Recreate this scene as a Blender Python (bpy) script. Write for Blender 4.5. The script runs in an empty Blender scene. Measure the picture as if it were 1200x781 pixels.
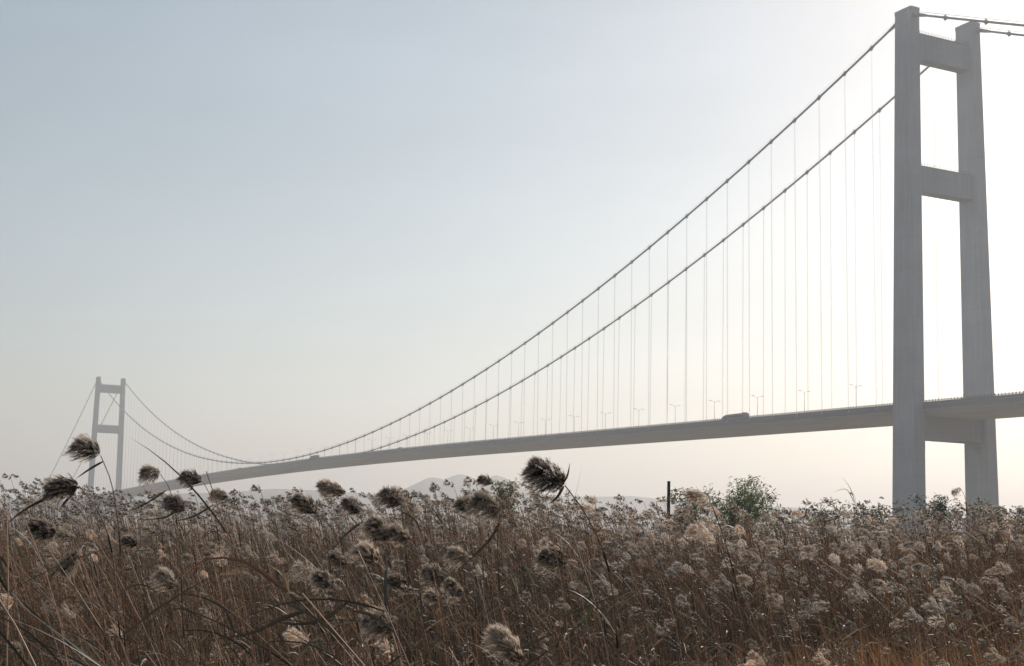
import bpy, math, random
import numpy as np
from mathutils import Vector, Matrix

random.seed(7)
rng = np.random.default_rng(11)
scene = bpy.context.scene
COL = scene.collection

# ------------------------------------------------------------------ camera numbers
EYE = 2.2                       # eye height over the marsh floor
PITCH, ROLL, FPX, SHY = 0.13, 0.0211, 1680.08, 34.164      # photo is 1200 px wide
BX, BY, YAW = -380.785, -404.006, 0.4809                   # camera in bridge coordinates
SPAN, SAG, ZTOP, CW = 1490.0, 140.7, 209.7, 33.0           # bridge (z counted from the eye)


def ray(u, v):
    x, y = u - 600.0, v - 390.5 - SHY
    cr, sr = math.cos(ROLL), math.sin(ROLL)
    x, y = x * cr + y * sr, -x * sr + y * cr
    a, b = x / FPX, -y / FPX
    d = Vector((a, math.cos(PITCH) - b * math.sin(PITCH), math.sin(PITCH) + b * math.cos(PITCH)))
    return d / d.y


def at(u, v, dist):             # the place seen at photo pixel u, v at that distance ahead
    return Vector((0, 0, EYE)) + ray(u, v) * dist


def at_array(u, v, dist):
    r = ray(u, v)
    return np.array([r.x * dist, dist, EYE + r.z * dist])


# ------------------------------------------------------------------ mesh helpers
def link(o):
    COL.objects.link(o)
    return o


def mesh_from_arrays(name, verts, tris=None, quads=None, colors=None, mat=None, smooth=False):
    me = bpy.data.meshes.new(name)
    verts = np.asarray(verts, np.float32).reshape(-1, 3)
    parts, sizes = [], []
    if tris is not None and len(tris):
        tris = np.asarray(tris, np.int32).reshape(-1, 3)
        parts.append(tris.ravel()); sizes.append(np.full(len(tris), 3, np.int32))
    if quads is not None and len(quads):
        quads = np.asarray(quads, np.int32).reshape(-1, 4)
        parts.append(quads.ravel()); sizes.append(np.full(len(quads), 4, np.int32))
    loops = np.concatenate(parts); sizes = np.concatenate(sizes)
    starts = np.concatenate([[0], np.cumsum(sizes)[:-1]]).astype(np.int32)
    me.vertices.add(len(verts)); me.vertices.foreach_set('co', verts.ravel())
    me.loops.add(len(loops)); me.loops.foreach_set('vertex_index', loops)
    me.polygons.add(len(sizes)); me.polygons.foreach_set('loop_start', starts)
    if smooth:
        me.polygons.foreach_set('use_smooth', np.ones(len(sizes), bool))
    me.update(calc_edges=True)
    if colors is not None:
        ca = me.color_attributes.new('tint', 'FLOAT_COLOR', 'POINT')
        c4 = np.ones((len(verts), 4), np.float32); c4[:, :3] = colors
        ca.data.foreach_set('color', c4.ravel())
    if mat is not None:
        me.materials.append(mat)
    return me


class MB:
    """collects polygons with a material slot each"""
    def __init__(self):
        self.v, self.f, self.m = [], [], []

    def add(self, vs, fs, m=0):
        b = len(self.v)
        self.v += [tuple(x) for x in vs]
        self.f += [tuple(b + i for i in f) for f in fs]
        self.m += [m] * len(fs)

    def hexa(self, lo, hi, m=0):         # two quads, bottom and top, joined
        self.add(list(lo) + list(hi), [(3, 2, 1, 0), (4, 5, 6, 7), (0, 1, 5, 4), (1, 2, 6, 5), (2, 3, 7, 6), (3, 0, 4, 7)], m)

    def box(self, x0, x1, y0, y1, z0, z1, m=0):
        self.hexa([(x0, y0, z0), (x1, y0, z0), (x1, y1, z0), (x0, y1, z0)],
                  [(x0, y0, z1), (x1, y0, z1), (x1, y1, z1), (x0, y1, z1)], m)

    def tube(self, pts, rad, n=6, m=0, cap=True):
        pts = [Vector(p) for p in pts]
        rads = rad if isinstance(rad, (list, tuple)) else [rad] * len(pts)
        vs = []
        for i, p in enumerate(pts):
            t = (pts[min(i + 1, len(pts) - 1)] - pts[max(i - 1, 0)]).normalized()
            ref = Vector((1, 0, 0)) if abs(t.x) < 0.8 else Vector((0, 0, 1))
            a = t.cross(ref).normalized(); b = t.cross(a)
            for k in range(n):
                w = 2 * math.pi * k / n
                vs.append(p + (a * math.cos(w) + b * math.sin(w)) * rads[i])
        fs = []
        for i in range(len(pts) - 1):
            for k in range(n):
                fs.append((i * n + k, i * n + (k + 1) % n, (i + 1) * n + (k + 1) % n, (i + 1) * n + k))
        if cap:
            fs.append(tuple(range(n))); fs.append(tuple(range((len(pts) - 1) * n, len(pts) * n))[::-1])
        self.add(vs, fs, m)

    def build(self, name, mats, parent=None, smooth=False):
        me = bpy.data.meshes.new(name)
        me.from_pydata(self.v, [], self.f)
        for mm in (mats if isinstance(mats, (list, tuple)) else [mats]):
            me.materials.append(mm)
        me.polygons.foreach_set('material_index', np.array(self.m, np.int32))
        if smooth:
            me.polygons.foreach_set('use_smooth', np.ones(len(self.f), bool))
        me.update()
        o = link(bpy.data.objects.new(name, me))
        if parent:
            o.parent = parent
        return o


def thing(name, label, cat, loc=(0, 0, 0), rotz=0.0, group=None):
    o = link(bpy.data.objects.new(name, None))
    o.empty_display_size = 0.3
    o.location = loc; o.rotation_euler = (0, 0, rotz)
    tag(o, label, cat, group)
    return o


def tag(o, label=None, cat=None, group=None, kind=None):
    if label: o['label'] = label
    if cat: o['category'] = cat
    if group: o['group'] = group
    if kind: o['kind'] = kind
    return o


# ------------------------------------------------------------------ materials
def new_mat(name):
    m = bpy.data.materials.new(name); m.use_nodes = True
    nt = m.node_tree; nt.nodes.clear()
    out = nt.nodes.new('ShaderNodeOutputMaterial')
    return m, nt, out


def surface_mat(name, base, rough=0.7, var=0.12, scale=0.3, stretch=(1, 1, 1), metal=0.0, bump=0.0):
    m, nt, out = new_mat(name)
    N, L = nt.nodes.new, nt.links.new
    tc = N('ShaderNodeTexCoord'); mp = N('ShaderNodeMapping'); mp.inputs['Scale'].default_value = stretch
    nz = N('ShaderNodeTexNoise'); nz.inputs['Scale'].default_value = scale; nz.inputs['Detail'].default_value = 6
    cr = N('ShaderNodeValToRGB')
    cr.color_ramp.elements[0].position = 0.3; cr.color_ramp.elements[1].position = 0.7
    cr.color_ramp.elements[0].color = (*[c * (1 - var) for c in base], 1)
    cr.color_ramp.elements[1].color = (*[min(1, c * (1 + var)) for c in base], 1)
    bs = N('ShaderNodeBsdfPrincipled'); bs.inputs['Roughness'].default_value = rough
    bs.inputs['Metallic'].default_value = metal
    L(tc.outputs['Object'], mp.inputs['Vector']); L(mp.outputs['Vector'], nz.inputs['Vector'])
    L(nz.outputs['Fac'], cr.inputs['Fac']); L(cr.outputs['Color'], bs.inputs['Base Color'])
    if bump:
        bp = N('ShaderNodeBump'); bp.inputs['Strength'].default_value = bump
        L(nz.outputs['Fac'], bp.inputs['Height']); L(bp.outputs['Normal'], bs.inputs['Normal'])
    L(bs.outputs['BSDF'], out.inputs['Surface'])
    return m


def tint_mat(name, transl=0.45, rough=0.55, spread=0.25, gain=1.0):
    """plant tissue: own colour per blade from the tint attribute, part of the light goes through"""
    m, nt, out = new_mat(name)
    N, L = nt.nodes.new, nt.links.new
    at_ = N('ShaderNodeAttribute'); at_.attribute_name = 'tint'
    oi = N('ShaderNodeObjectInfo')
    mr = N('ShaderNodeMapRange'); mr.inputs['To Min'].default_value = gain * (1 - spread); mr.inputs['To Max'].default_value = gain * (1 + spread)
    L(oi.outputs['Random'], mr.inputs['Value'])
    mx = N('ShaderNodeVectorMath'); mx.operation = 'SCALE'
    L(at_.outputs['Color'], mx.inputs[0]); L(mr.outputs['Result'], mx.inputs['Scale'])
    bs = N('ShaderNodeBsdfPrincipled'); bs.inputs['Roughness'].default_value = rough
    bs.inputs['Specular IOR Level'].default_value = 0.35
    tr = N('ShaderNodeBsdfTranslucent')
    L(mx.outputs['Vector'], bs.inputs['Base Color']); L(mx.outputs['Vector'], tr.inputs['Color'])
    ms = N('ShaderNodeMixShader'); ms.inputs['Fac'].default_value = transl
    L(bs.outputs['BSDF'], ms.inputs[1]); L(tr.outputs['BSDF'], ms.inputs[2])
    L(ms.outputs['Shader'], out.inputs['Surface'])
    return m


M_reed = tint_mat('dry_reed', 0.50, spread=0.0)
M_reed_one = tint_mat('dry_reed_single', 0.35, spread=0.3)
M_plume = tint_mat('reed_plume', 0.58, rough=0.8, spread=0.28)
M_leaf = tint_mat('leaf_tissue', 0.4, spread=0.1)
M_bark = surface_mat('bark', (0.10, 0.075, 0.055), 0.9, 0.3, 8, (1, 1, .25))


def concrete_mat(name, base, lift, streak=(1, 1, .05)):
    m, nt, out = new_mat(name)
    N, L = nt.nodes.new, nt.links.new
    tc = N('ShaderNodeTexCoord')
    mp = N('ShaderNodeMapping'); mp.inputs['Scale'].default_value = streak
    nz = N('ShaderNodeTexNoise'); nz.inputs['Scale'].default_value = .9; nz.inputs['Detail'].default_value = 7
    n2 = N('ShaderNodeTexNoise'); n2.inputs['Scale'].default_value = .07; n2.inputs['Detail'].default_value = 4
    L(tc.outputs['Object'], mp.inputs['Vector']); L(mp.outputs['Vector'], nz.inputs['Vector']); L(tc.outputs['Object'], n2.inputs['Vector'])
    sx = N('ShaderNodeSeparateXYZ'); L(tc.outputs['Object'], sx.inputs['Vector'])
    dv = N('ShaderNodeMath'); dv.operation = 'DIVIDE'; dv.inputs[1].default_value = lift; L(sx.outputs['Z'], dv.inputs[0])
    fl = N('ShaderNodeMath'); fl.operation = 'FLOOR'; L(dv.outputs[0], fl.inputs[0])
    wn = N('ShaderNodeTexWhiteNoise'); wn.noise_dimensions = '1D'; L(fl.outputs[0], wn.inputs['W'])
    fr = N('ShaderNodeMath'); fr.operation = 'FRACT'; L(dv.outputs[0], fr.inputs[0])
    jo = N('ShaderNodeMath'); jo.operation = 'LESS_THAN'; jo.inputs[1].default_value = .05; L(fr.outputs[0], jo.inputs[0])

    def mr(src, a, b, f0=0., f1=1.):
        q = N('ShaderNodeMapRange'); q.inputs['From Min'].default_value = f0; q.inputs['From Max'].default_value = f1
        q.inputs['To Min'].default_value = a; q.inputs['To Max'].default_value = b; L(src, q.inputs['Value']); return q.outputs['Result']

    def mul(a, b):
        q = N('ShaderNodeMath'); q.operation = 'MULTIPLY'; L(a, q.inputs[0]); L(b, q.inputs[1]); return q.outputs[0]
    f = mul(mul(mr(nz.outputs['Fac'], .93, 1.06, .3, .7), mr(n2.outputs['Fac'], .9, 1.1, .3, .7)), mul(mr(wn.outputs['Value'], .98, 1.02), mr(jo.outputs[0], 1.0, .92)))
    sc = N('ShaderNodeVectorMath'); sc.operation = 'SCALE'; sc.inputs[0].default_value = base; L(f, sc.inputs['Scale'])
    bs = N('ShaderNodeBsdfPrincipled'); bs.inputs['Roughness'].default_value = .85
    L(sc.outputs['Vector'], bs.inputs['Base Color']); L(bs.outputs['BSDF'], out.inputs['Surface'])
    return m


M_concrete = concrete_mat('pale_concrete', (0.36, 0.395, 0.435), 6.0)
M_beam = concrete_mat('beam_concrete', (0.33, 0.365, 0.405), 5.2)
M_girder = surface_mat('grey_girder_lightened', (0.66, 0.68, 0.69), 0.5, 0.06, 0.05)  # grey lightened to stand in for light the web gets off the ground
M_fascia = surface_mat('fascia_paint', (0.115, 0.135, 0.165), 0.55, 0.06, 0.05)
M_asphalt = surface_mat('asphalt', (0.05, 0.05, 0.052), 0.9, 0.15, 0.5)
M_cable = surface_mat('cable_paint', (0.24, 0.26, 0.28), 0.5, 0.1, 0.4)
M_rail = surface_mat('railing_paint', (0.13, 0.14, 0.16), 0.5, 0.05, 0.3)
M_lamp = surface_mat('galvanised_steel', (0.38, 0.39, 0.40), 0.4, 0.08, 2, metal=0.4)
M_glassl = surface_mat('lamp_glass', (0.6, 0.6, 0.58), 0.2, 0.03, 2)
M_coach = surface_mat('coach_paint', (0.22, 0.24, 0.28), 0.35, 0.05, 1)
M_dark = surface_mat('dark_roof_paint', (0.05, 0.055, 0.06), 0.5, 0.1, 1)
M_glass = surface_mat('vehicle_glass', (0.03, 0.035, 0.04), 0.08, 0.05, 1)
M_tyre = surface_mat('tyre_rubber', (0.025, 0.025, 0.025), 0.9, 0.1, 3)
M_white = surface_mat('white_van_paint', (0.7, 0.7, 0.69), 0.35, 0.04, 1)
M_blue = surface_mat('blue_lorry_paint', (0.07, 0.12, 0.22), 0.4, 0.06, 1)
M_box = surface_mat('lorry_box_panel', (0.22, 0.24, 0.26), 0.5, 0.06, 1)
M_red = surface_mat('red_car_paint', (0.25, 0.04, 0.035), 0.35, 0.05, 1)
M_post = surface_mat('weathered_green_post', (0.035, 0.05, 0.04), 0.8, 0.3, 6, (1, 1, .3))
M_hill = surface_mat('hill_woods', (0.06, 0.075, 0.05), 1.0, 0.35, 0.006)


def ground_material():
    m, nt, out = new_mat('marsh_soil')
    N, L = nt.nodes.new, nt.links.new
    ge = N('ShaderNodeNewGeometry')
    n1 = N('ShaderNodeTexNoise'); n1.inputs['Scale'].default_value = 0.35; n1.inputs['Detail'].default_value = 9
    n2 = N('ShaderNodeTexNoise'); n2.inputs['Scale'].default_value = 14; n2.inputs['Detail'].default_value = 6
    L(ge.outputs['Position'], n1.inputs['Vector']); L(ge.outputs['Position'], n2.inputs['Vector'])
    c1 = N('ShaderNodeValToRGB'); e = c1.color_ramp.elements
    e[0].position, e[0].color = 0.35, (0.045, 0.034, 0.024, 1)
    e[1].position, e[1].color = 0.7, (0.12, 0.088, 0.055, 1)
    L(n1.outputs['Fac'], c1.inputs['Fac'])
    c2 = N('ShaderNodeValToRGB'); e = c2.color_ramp.elements
    e[0].position, e[0].color = 0.3, (0.55, 0.5, 0.45, 1)
    e[1].position, e[1].color = 0.7, (1.3, 1.25, 1.1, 1)
    L(n2.outputs['Fac'], c2.inputs['Fac'])
    mu = N('ShaderNodeMix'); mu.data_type = 'RGBA'; mu.blend_type = 'MULTIPLY'; mu.inputs['Factor'].default_value = 1
    L(c1.outputs['Color'], mu.inputs['A']); L(c2.outputs['Color'], mu.inputs['B'])
    bs = N('ShaderNodeBsdfPrincipled'); bs.inputs['Roughness'].default_value = 0.95
    bp = N('ShaderNodeBump'); bp.inputs['Strength'].default_value = 0.6; bp.inputs['Distance'].default_value = 0.05
    L(n2.outputs['Fac'], bp.inputs['Height']); L(bp.outputs['Normal'], bs.inputs['Normal'])
    L(mu.outputs['Result'], bs.inputs['Base Color']); L(bs.outputs['BSDF'], out.inputs['Surface'])
    return m


# ------------------------------------------------------------------ ground and hills
def ground_z(x, y):
    d = np.hypot(x, y)
    g = np.interp(d, [0, 1.5, 4, 30, 60, 95, 130, 200, 400], [0.55, 0.5, 0.0, 0.0, 0.6, 1.5, 1.9, 1.2, 0.0])
    w = np.clip((160 - d) / 120, 0, 1)
    return g + w * 0.05 * (np.sin(x * .9 + 1.3 * np.sin(y * .5)) + np.sin(y * 1.1 + x * .37))


def make_ground():
    radii = np.concatenate([np.linspace(0.6, 8, 22), np.linspace(8.6, 60, 90), np.linspace(62, 400, 60), np.geomspace(450, 8800, 24)])
    na = 180
    ang = np.linspace(0, 2 * np.pi, na, endpoint=False)
    X = (radii[:, None] * np.sin(ang)[None]).ravel(); Y = (radii[:, None] * np.cos(ang)[None]).ravel()
    V = np.stack([X, Y, ground_z(X, Y)], 1)
    V = np.vstack([V, [[0, 0, float(ground_z(np.array(0.), np.array(0.)))]]])
    i = np.arange(len(radii) - 1)[:, None] * na; j = np.arange(na)[None]; jn = (j + 1) % na
    Q = np.stack([i + j, i + na + j, i + na + jn, i + jn], -1).reshape(-1, 4)
    c = len(V) - 1
    T = np.stack([np.full(na, c), np.arange(na), (np.arange(na) + 1) % na], 1)
    me = mesh_from_arrays('ground', V, T, Q, mat=ground_material(), smooth=True)
    o = link(bpy.data.objects.new('ground', me)); tag(o, kind='structure')


make_ground()


def make_hills():
    D = 4300.0
    pts = [(-500, 590), (-150, 584), (60, 581), (200, 580), (270, 578), (330, 575), (390, 578), (440, 580), (470, 575), (487, 566), (500, 558.5), (510, 558), (518, 560.5),
           (528, 556), (538, 553), (548, 555.5), (558, 560), (566, 562), (574, 556), (582, 554.5), (594, 559), (604, 565), (616, 572),
           (630, 577), (655, 580), (700, 581), (745, 579), (800, 584), (900, 594), (1050, 606), (1300, 625), (1700, 640)]
    us = np.linspace(-500, 1700, 420)
    vs = np.interp(us, [p[0] for p in pts], [p[1] for p in pts])
    crest = np.array([at_array(u, v, D) for u, v in zip(us, vs)])
    X, H = crest[:, 0], np.maximum(crest[:, 2], 8)
    rows = np.linspace(-1, 1, 33)
    n = len(us)
    V = []
    ph = rng.uniform(0, 6.28, 8)
    for r in rows:
        prof = max(0.0, math.cos(r * math.pi / 2)) ** 1.3
        off = 140 * np.sin(X / 330 + ph[0]) + 70 * np.sin(X / 110 + ph[1])
        gul = 1 - 0.16 * abs(r) ** .7 * (1 - abs(r)) * 4 * (0.5 + 0.5 * np.sin(X / 75 + 5 * r + ph[2]) * np.sin(X / 210 + ph[3]))
        V.append(np.stack([X, D + r * 1100 + off * (1 - abs(r)), H * prof * gul - 0.5], 1))
    V = np.concatenate(V)
    i = np.arange(len(rows) - 1)[:, None] * n; j = np.arange(n - 1)[None]
    Q = np.stack([i + j, i + j + 1, i + n + j + 1, i + n + j], -1).reshape(-1, 4)
    me = mesh_from_arrays('hills', V, None, Q, mat=M_hill, smooth=True)
    o = link(bpy.data.objects.new('hills', me)); tag(o, kind='structure')


make_hills()

# ------------------------------------------------------------------ the bridge
cy_, sy_ = math.cos(YAW), math.sin(YAW)
BLOC = Vector((-BX * cy_ + BY * sy_, -BX * sy_ - BY * cy_, EYE))


def bridge_to_world(x, y, z):
    return BLOC + Vector((x * cy_ - y * sy_, x * sy_ + y * cy_, z))


def rail_z(s):
    s = SPAN - s if s > SPAN / 2 else s
    if s < 350: return 58.3 + 0.0172 * s
    q = s - 350
    return 58.3 + 0.0172 * 350 + 0.0172 * q * (1 - q / 790)


def deck_z(s): return rail_z(s) - 1.45


def cable_z(s):
    if 0 <= s <= SPAN: return ZTOP - 4 * SAG * (s / SPAN) * (1 - s / SPAN)
    q = -s if s < 0 else s - SPAN
    return ZTOP - 0.372 * q - 4 * 5.0 * (q / 480) * (1 - q / 480)


bridge = thing('suspension_bridge', 'long grey suspension bridge with two portal towers crossing the whole scene in haze', 'bridge', BLOC, YAW)


def make_tower(y0, near):
    t = link(bpy.data.objects.new('tower', None)); t.parent = bridge; t.location = (0, y0, 0)
    t['label'] = 'tall pale concrete tower rising beside the tree tops at the right' if near else 'small hazy tower far off at the left'
    yo = 0.9 if near else 0.0
    zb, zt = -EYE - 0.5, 211.4
    cxs = ((-2.4, 0.7), (35.2, 32.5))

    def c_at(i, z): return cxs[i][0] + (cxs[i][1] - cxs[i][0]) * (z - zb) / (zt - zb)

    def half(z):
        q = (z - zb) / (zt - zb)
        return 3.15 - 0.75 * q, 6.1 - 1.55 * q
    for i in (0, 1):
        mb = MB()
        ch = 0.45
        def ring(z, ex=0.0):
            hx, hy = half(z); hx += ex; hy += ex; c = c_at(i, z)
            return [(c - hx + ch, yo - hy, z), (c + hx - ch, yo - hy, z), (c + hx, yo - hy + ch, z), (c + hx, yo + hy - ch, z),
                    (c + hx - ch, yo + hy, z), (c - hx + ch, yo + hy, z), (c - hx, yo + hy - ch, z), (c - hx, yo - hy + ch, z)]
        zs = [zb, 20, 60, 100, 150, zt - 1.2]
        rs = [ring(z) for z in zs] + [ring(zt - 1.2, 0.12), ring(zt, 0.12)]
        vs = [p for r in rs for p in r]; fs = []
        for k in range(len(rs) - 1):
            for q in range(8):
                fs.append((k * 8 + q, k * 8 + (q + 1) % 8, (k + 1) * 8 + (q + 1) % 8, (k + 1) * 8 + q))
        fs.append(tuple(range((len(rs) - 1) * 8, len(rs) * 8)))
        mb.add(vs, fs)
        # pilaster strips up the broad outer faces
        for sgn in (-1, 1):
            lo, hi = [], []
            for z, dst in ((zb, lo), (zt - 1.5, hi)):
                hx, hy = half(z); c = c_at(i, z)
                xo = c + sgn * (hx + 0.10); xi = c + sgn * (hx - 0.4); w = hy * 0.52
                dst += [(min(xi, xo), yo - w, z), (max(xi, xo), yo - w, z), (max(xi, xo), yo + w, z), (min(xi, xo), yo + w, z)]
            mb.hexa(lo, hi)
        mb.build('leg', M_concrete, t)
    for z0, z1, hy in ((191.8, 201.8, 2.5), (139.3, 148.9, 2.7), (44.2, 54.6, 4.0)):
        mb = MB()
        x0a, x0b = c_at(0, z0) + half(z0)[0] - .3, c_at(1, z0) - half(z0)[0] + .3
        x1a, x1b = c_at(0, z1) + half(z1)[0] - .3, c_at(1, z1) - half(z1)[0] + .3
        mb.hexa([(x0a, yo - hy, z0), (x0b, yo - hy, z0), (x0b, yo + hy, z0), (x0a, yo + hy, z0)],
                [(x1a, yo - hy, z1), (x1b, yo - hy, z1), (x1b, yo + hy, z1), (x1a, yo + hy, z1)])
        mb.box(x1a, x1b, yo - hy - .25, yo + hy + .25, z1 - .02, z1 + .35)
        bm = mb.build('crossbeam', M_beam, t)
        if z0 > 100:
            rb = MB()
            n = 18
            for sg in (-1, 1):
                yy = yo + sg * (hy + .1)
                for k in range(n + 1):
                    xx = x1a + .5 + (x1b - x1a - 1.0) * k / n
                    rb.box(xx - .03, xx + .03, yy - .03, yy + .03, z1 + .34, z1 + 1.35)
                for zz in (.85, 1.35):
                    rb.box(x1a + .4, x1b - .4, yy - .03, yy + .03, z1 + zz - .03, z1 + zz + .03)
            rb.build('railing', M_rail, bm)
        else:
            for i, sg in ((0, 1), (1, -1)):
                pb = MB()
                xe = c_at(i, 42) + sg * half(42)[0]
                for zz in (42.6, 40.8):
                    pb.box(min(xe - sg * .2, xe + sg * 2.0), max(xe - sg * .2, xe + sg * 2.0), yo - 3.4, yo - 1.2, zz - .25, zz + .1)
                for yy in (yo - 3.3, yo - 1.3):
                    pb.box(min(xe + sg * 1.8, xe + sg * 1.95), max(xe + sg * 1.8, xe + sg * 1.95), yy - .06, yy + .06, 40.8, 43.7)
                pb.build('access_platform', M_beam, bm)
    # saddle housings and tiny masts on the leg tops
    for i in (0, 1):
        mb = MB()
        c = c_at(i, zt)
        mb.box(c - 1.3, c + 1.3, yo - 2.6, yo + 2.6, zt - .05, zt + .7)
        mb.build('saddle_cover', M_beam, t)
    return t


make_tower(0.0, True)
make_tower(SPAN, False)

S_NODES = [20.5 + 16.1 * k for k in range(91)]
for side in (0.0, CW):
    sx = -1 if side == 0 else 1
    ss = sorted(set([-480 + 20 * k for k in range(24)] + [0.0] + S_NODES + [SPAN] + [SPAN + 20 * k for k in range(1, 25)] +
                    [S_NODES[0] / 2, SPAN - S_NODES[0] / 2]))
    mb = MB()
    pts = [(side, s, cable_z(s)) for s in ss]
    mb.tube(pts, 0.43, 8)
    bands = list(S_NODES) + [-20.0 * k for k in range(1, 24)] + [SPAN + 20.0 * k for k in range(1, 24)]
    for s in bands:
        a = Vector((side, s - .8, cable_z(s - .8))); b = Vector((side, s + .8, cable_z(s + .8)))
        mb.tube([a, b], 0.60, 8)
        mb.box(side - .22, side + .22, s - .5, s + .5, cable_z(s) - 1.0, cable_z(s) - .4)
        mb.box(side - .16, side + .16, s - .25, s + .25, cable_z(s) + .4, cable_z(s) + .95)
    for s0, s1 in ((-10, -3), (3, 10), (SPAN - 10, SPAN - 3), (SPAN + 3, SPAN + 10)):
        mb.tube([(side, s0, cable_z(s0)), (side, s1, cable_z(s1))], [0.55, 0.95] if (s0 in (-10, SPAN - 10)) else [0.95, 0.55], 8)
    cab = mb.build('main_cable', M_cable, bridge, smooth=False)
    hr = MB()
    for dx in (-.45, .45):
        hr.tube([(side + dx, s, cable_z(s) + 1.25) for s in ss], 0.035, 4)
    for s in bands:
        for dx in (-.45, .45):
            hr.box(side + dx - .035, side + dx + .035, s - .035, s + .035, cable_z(s), cable_z(s) + 1.3)
    hr.build('hand_rope', M_cable, cab)

rest = MB()
for k, s in enumerate(S_NODES):
    for side in (0.0, CW):
        mb = MB() if k < 50 else rest
        zt, zb = cable_z(s) - .55, deck_z(s) - .5
        if zt - zb < .3: zt = zb + .3
        xin = side + (.35 if side == 0 else -.35)
        for dy in (-.22, .22):
            mb.tube([(side, s + dy, zt), (xin, s + dy, zb)], 0.040, 5)
        mb.box(xin - .14, xin + .14, s - .35, s + .35, zb - .2, zb + .9)
        if k < 50:
            mb.build('hanger', M_cable, bridge)
h = rest.build('hanger', M_cable, bridge); h['kind'] = 'stuff'

# deck: a streamlined box girder swept along the road's vertical curve
ds = [-470 + 12 * k for k in range(41)] + [24 + 14 * k for k in range(104)] + [SPAN + 15 * k for k in range(0, 32)]
ds = sorted(ds)
prof = [(.6, 0.0), (32.4, 0.0), (32.7, -.3), (32.95, -1.9), (29.6, -4.05), (3.4, -4.05), (0.05, -1.9), (0.3, -.3)]
mb = MB()
for a, b in zip(ds[:-1], ds[1:]):
    za, zb = deck_z(a), deck_z(b)
    va = [(x, a, za + z) for x, z in prof]; vb = [(x, b, zb + z) for x, z in prof]
    n = len(prof)
    fs = [(i, i + n, (i + 1) % n + n, (i + 1) % n) for i in range(n)]
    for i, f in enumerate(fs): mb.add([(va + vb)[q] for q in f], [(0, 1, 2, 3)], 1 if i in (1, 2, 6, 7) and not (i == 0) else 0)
for e_, rev in ((ds[0], False), (ds[-1], True)):
    f = tuple(range(len(prof))); mb.add([(x, e_, deck_z(e_) + z) for x, z in prof], [f[::-1] if rev else f])
deck = mb.build('deck', [M_girder, M_fascia], bridge)
mb = MB()
mk = MB()
for x0, x1 in ((2.6, 15.4), (17.6, 30.4)):
    for a, b in zip(ds[:-1], ds[1:]):
        mb.add([(x0, a, deck_z(a) + .06), (x1, a, deck_z(a) + .06), (x1, b, deck_z(b) + .06), (x0, b, deck_z(b) + .06)], [(0, 1, 2, 3)])
rd = mb.build('roadway', M_asphalt, deck)
for xm in (2.9, 6.9, 11.0, 15.1, 17.9, 22.0, 26.1, 30.1):
    dashed = xm in (6.9, 11.0, 22.0, 26.1)
    if dashed:
        s = -460.0
        while s < 1950:
            mk.add([(xm - .08, s, deck_z(s) + .066), (xm + .08, s, deck_z(s) + .066), (xm + .08, s + 6, deck_z(s + 6) + .066), (xm - .08, s + 6, deck_z(s + 6) + .066)], [(0, 1, 2, 3)])
            s += 15
    else:
        for a, b in zip(ds[:-1], ds[1:]):
            mk.add([(xm - .08, a, deck_z(a) + .066), (xm + .08, a, deck_z(a) + .066), (xm + .08, b, deck_z(b) + .066), (xm - .08, b, deck_z(b) + .066)], [(0, 1, 2, 3)])
mk.build('lane_marking', M_white, deck)
for xr in (1.0, 32.0):
    mb = MB()
    base = -.28
    for a, b in zip(ds[:-1], ds[1:]):
        for lo, hi, w in ((1.32, 1.46, .08), (1.06, 1.2, .05), (.80, .94, .05), (-.32, .68, .08)):
            mb.hexa([(xr - w, a, deck_z(a) + lo), (xr + w, a, deck_z(a) + lo), (xr + w, b, deck_z(b) + lo), (xr - w, b, deck_z(b) + lo)],
                    [(xr - w, a, deck_z(a) + hi), (xr + w, a, deck_z(a) + hi), (xr + w, b, deck_z(b) + hi), (xr - w, b, deck_z(b) + hi)])
    s = -100.0
    while s < 700:
        z = deck_z(s)
        mb.box(xr - .09, xr + .09, s - .14, s + .14, z - .3, z + 1.78)
        s += 1.6
    mb.build('railing', M_rail, deck)
for xr in (2.1, 15.9, 17.1, 30.9):
    mb = MB()
    for a, b in zip(ds[:-1], ds[1:]):
        mb.hexa([(xr - .2, a, deck_z(a) + .01), (xr + .2, a, deck_z(a) + .01), (xr + .2, b, deck_z(b) + .01), (xr - .2, b, deck_z(b) + .01)],
                [(xr - .12, a, deck_z(a) + .95), (xr + .12, a, deck_z(a) + .95), (xr + .12, b, deck_z(b) + .95), (xr - .12, b, deck_z(b) + .95)])
    mb.build('crash_barrier', M_rail, deck)

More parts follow.
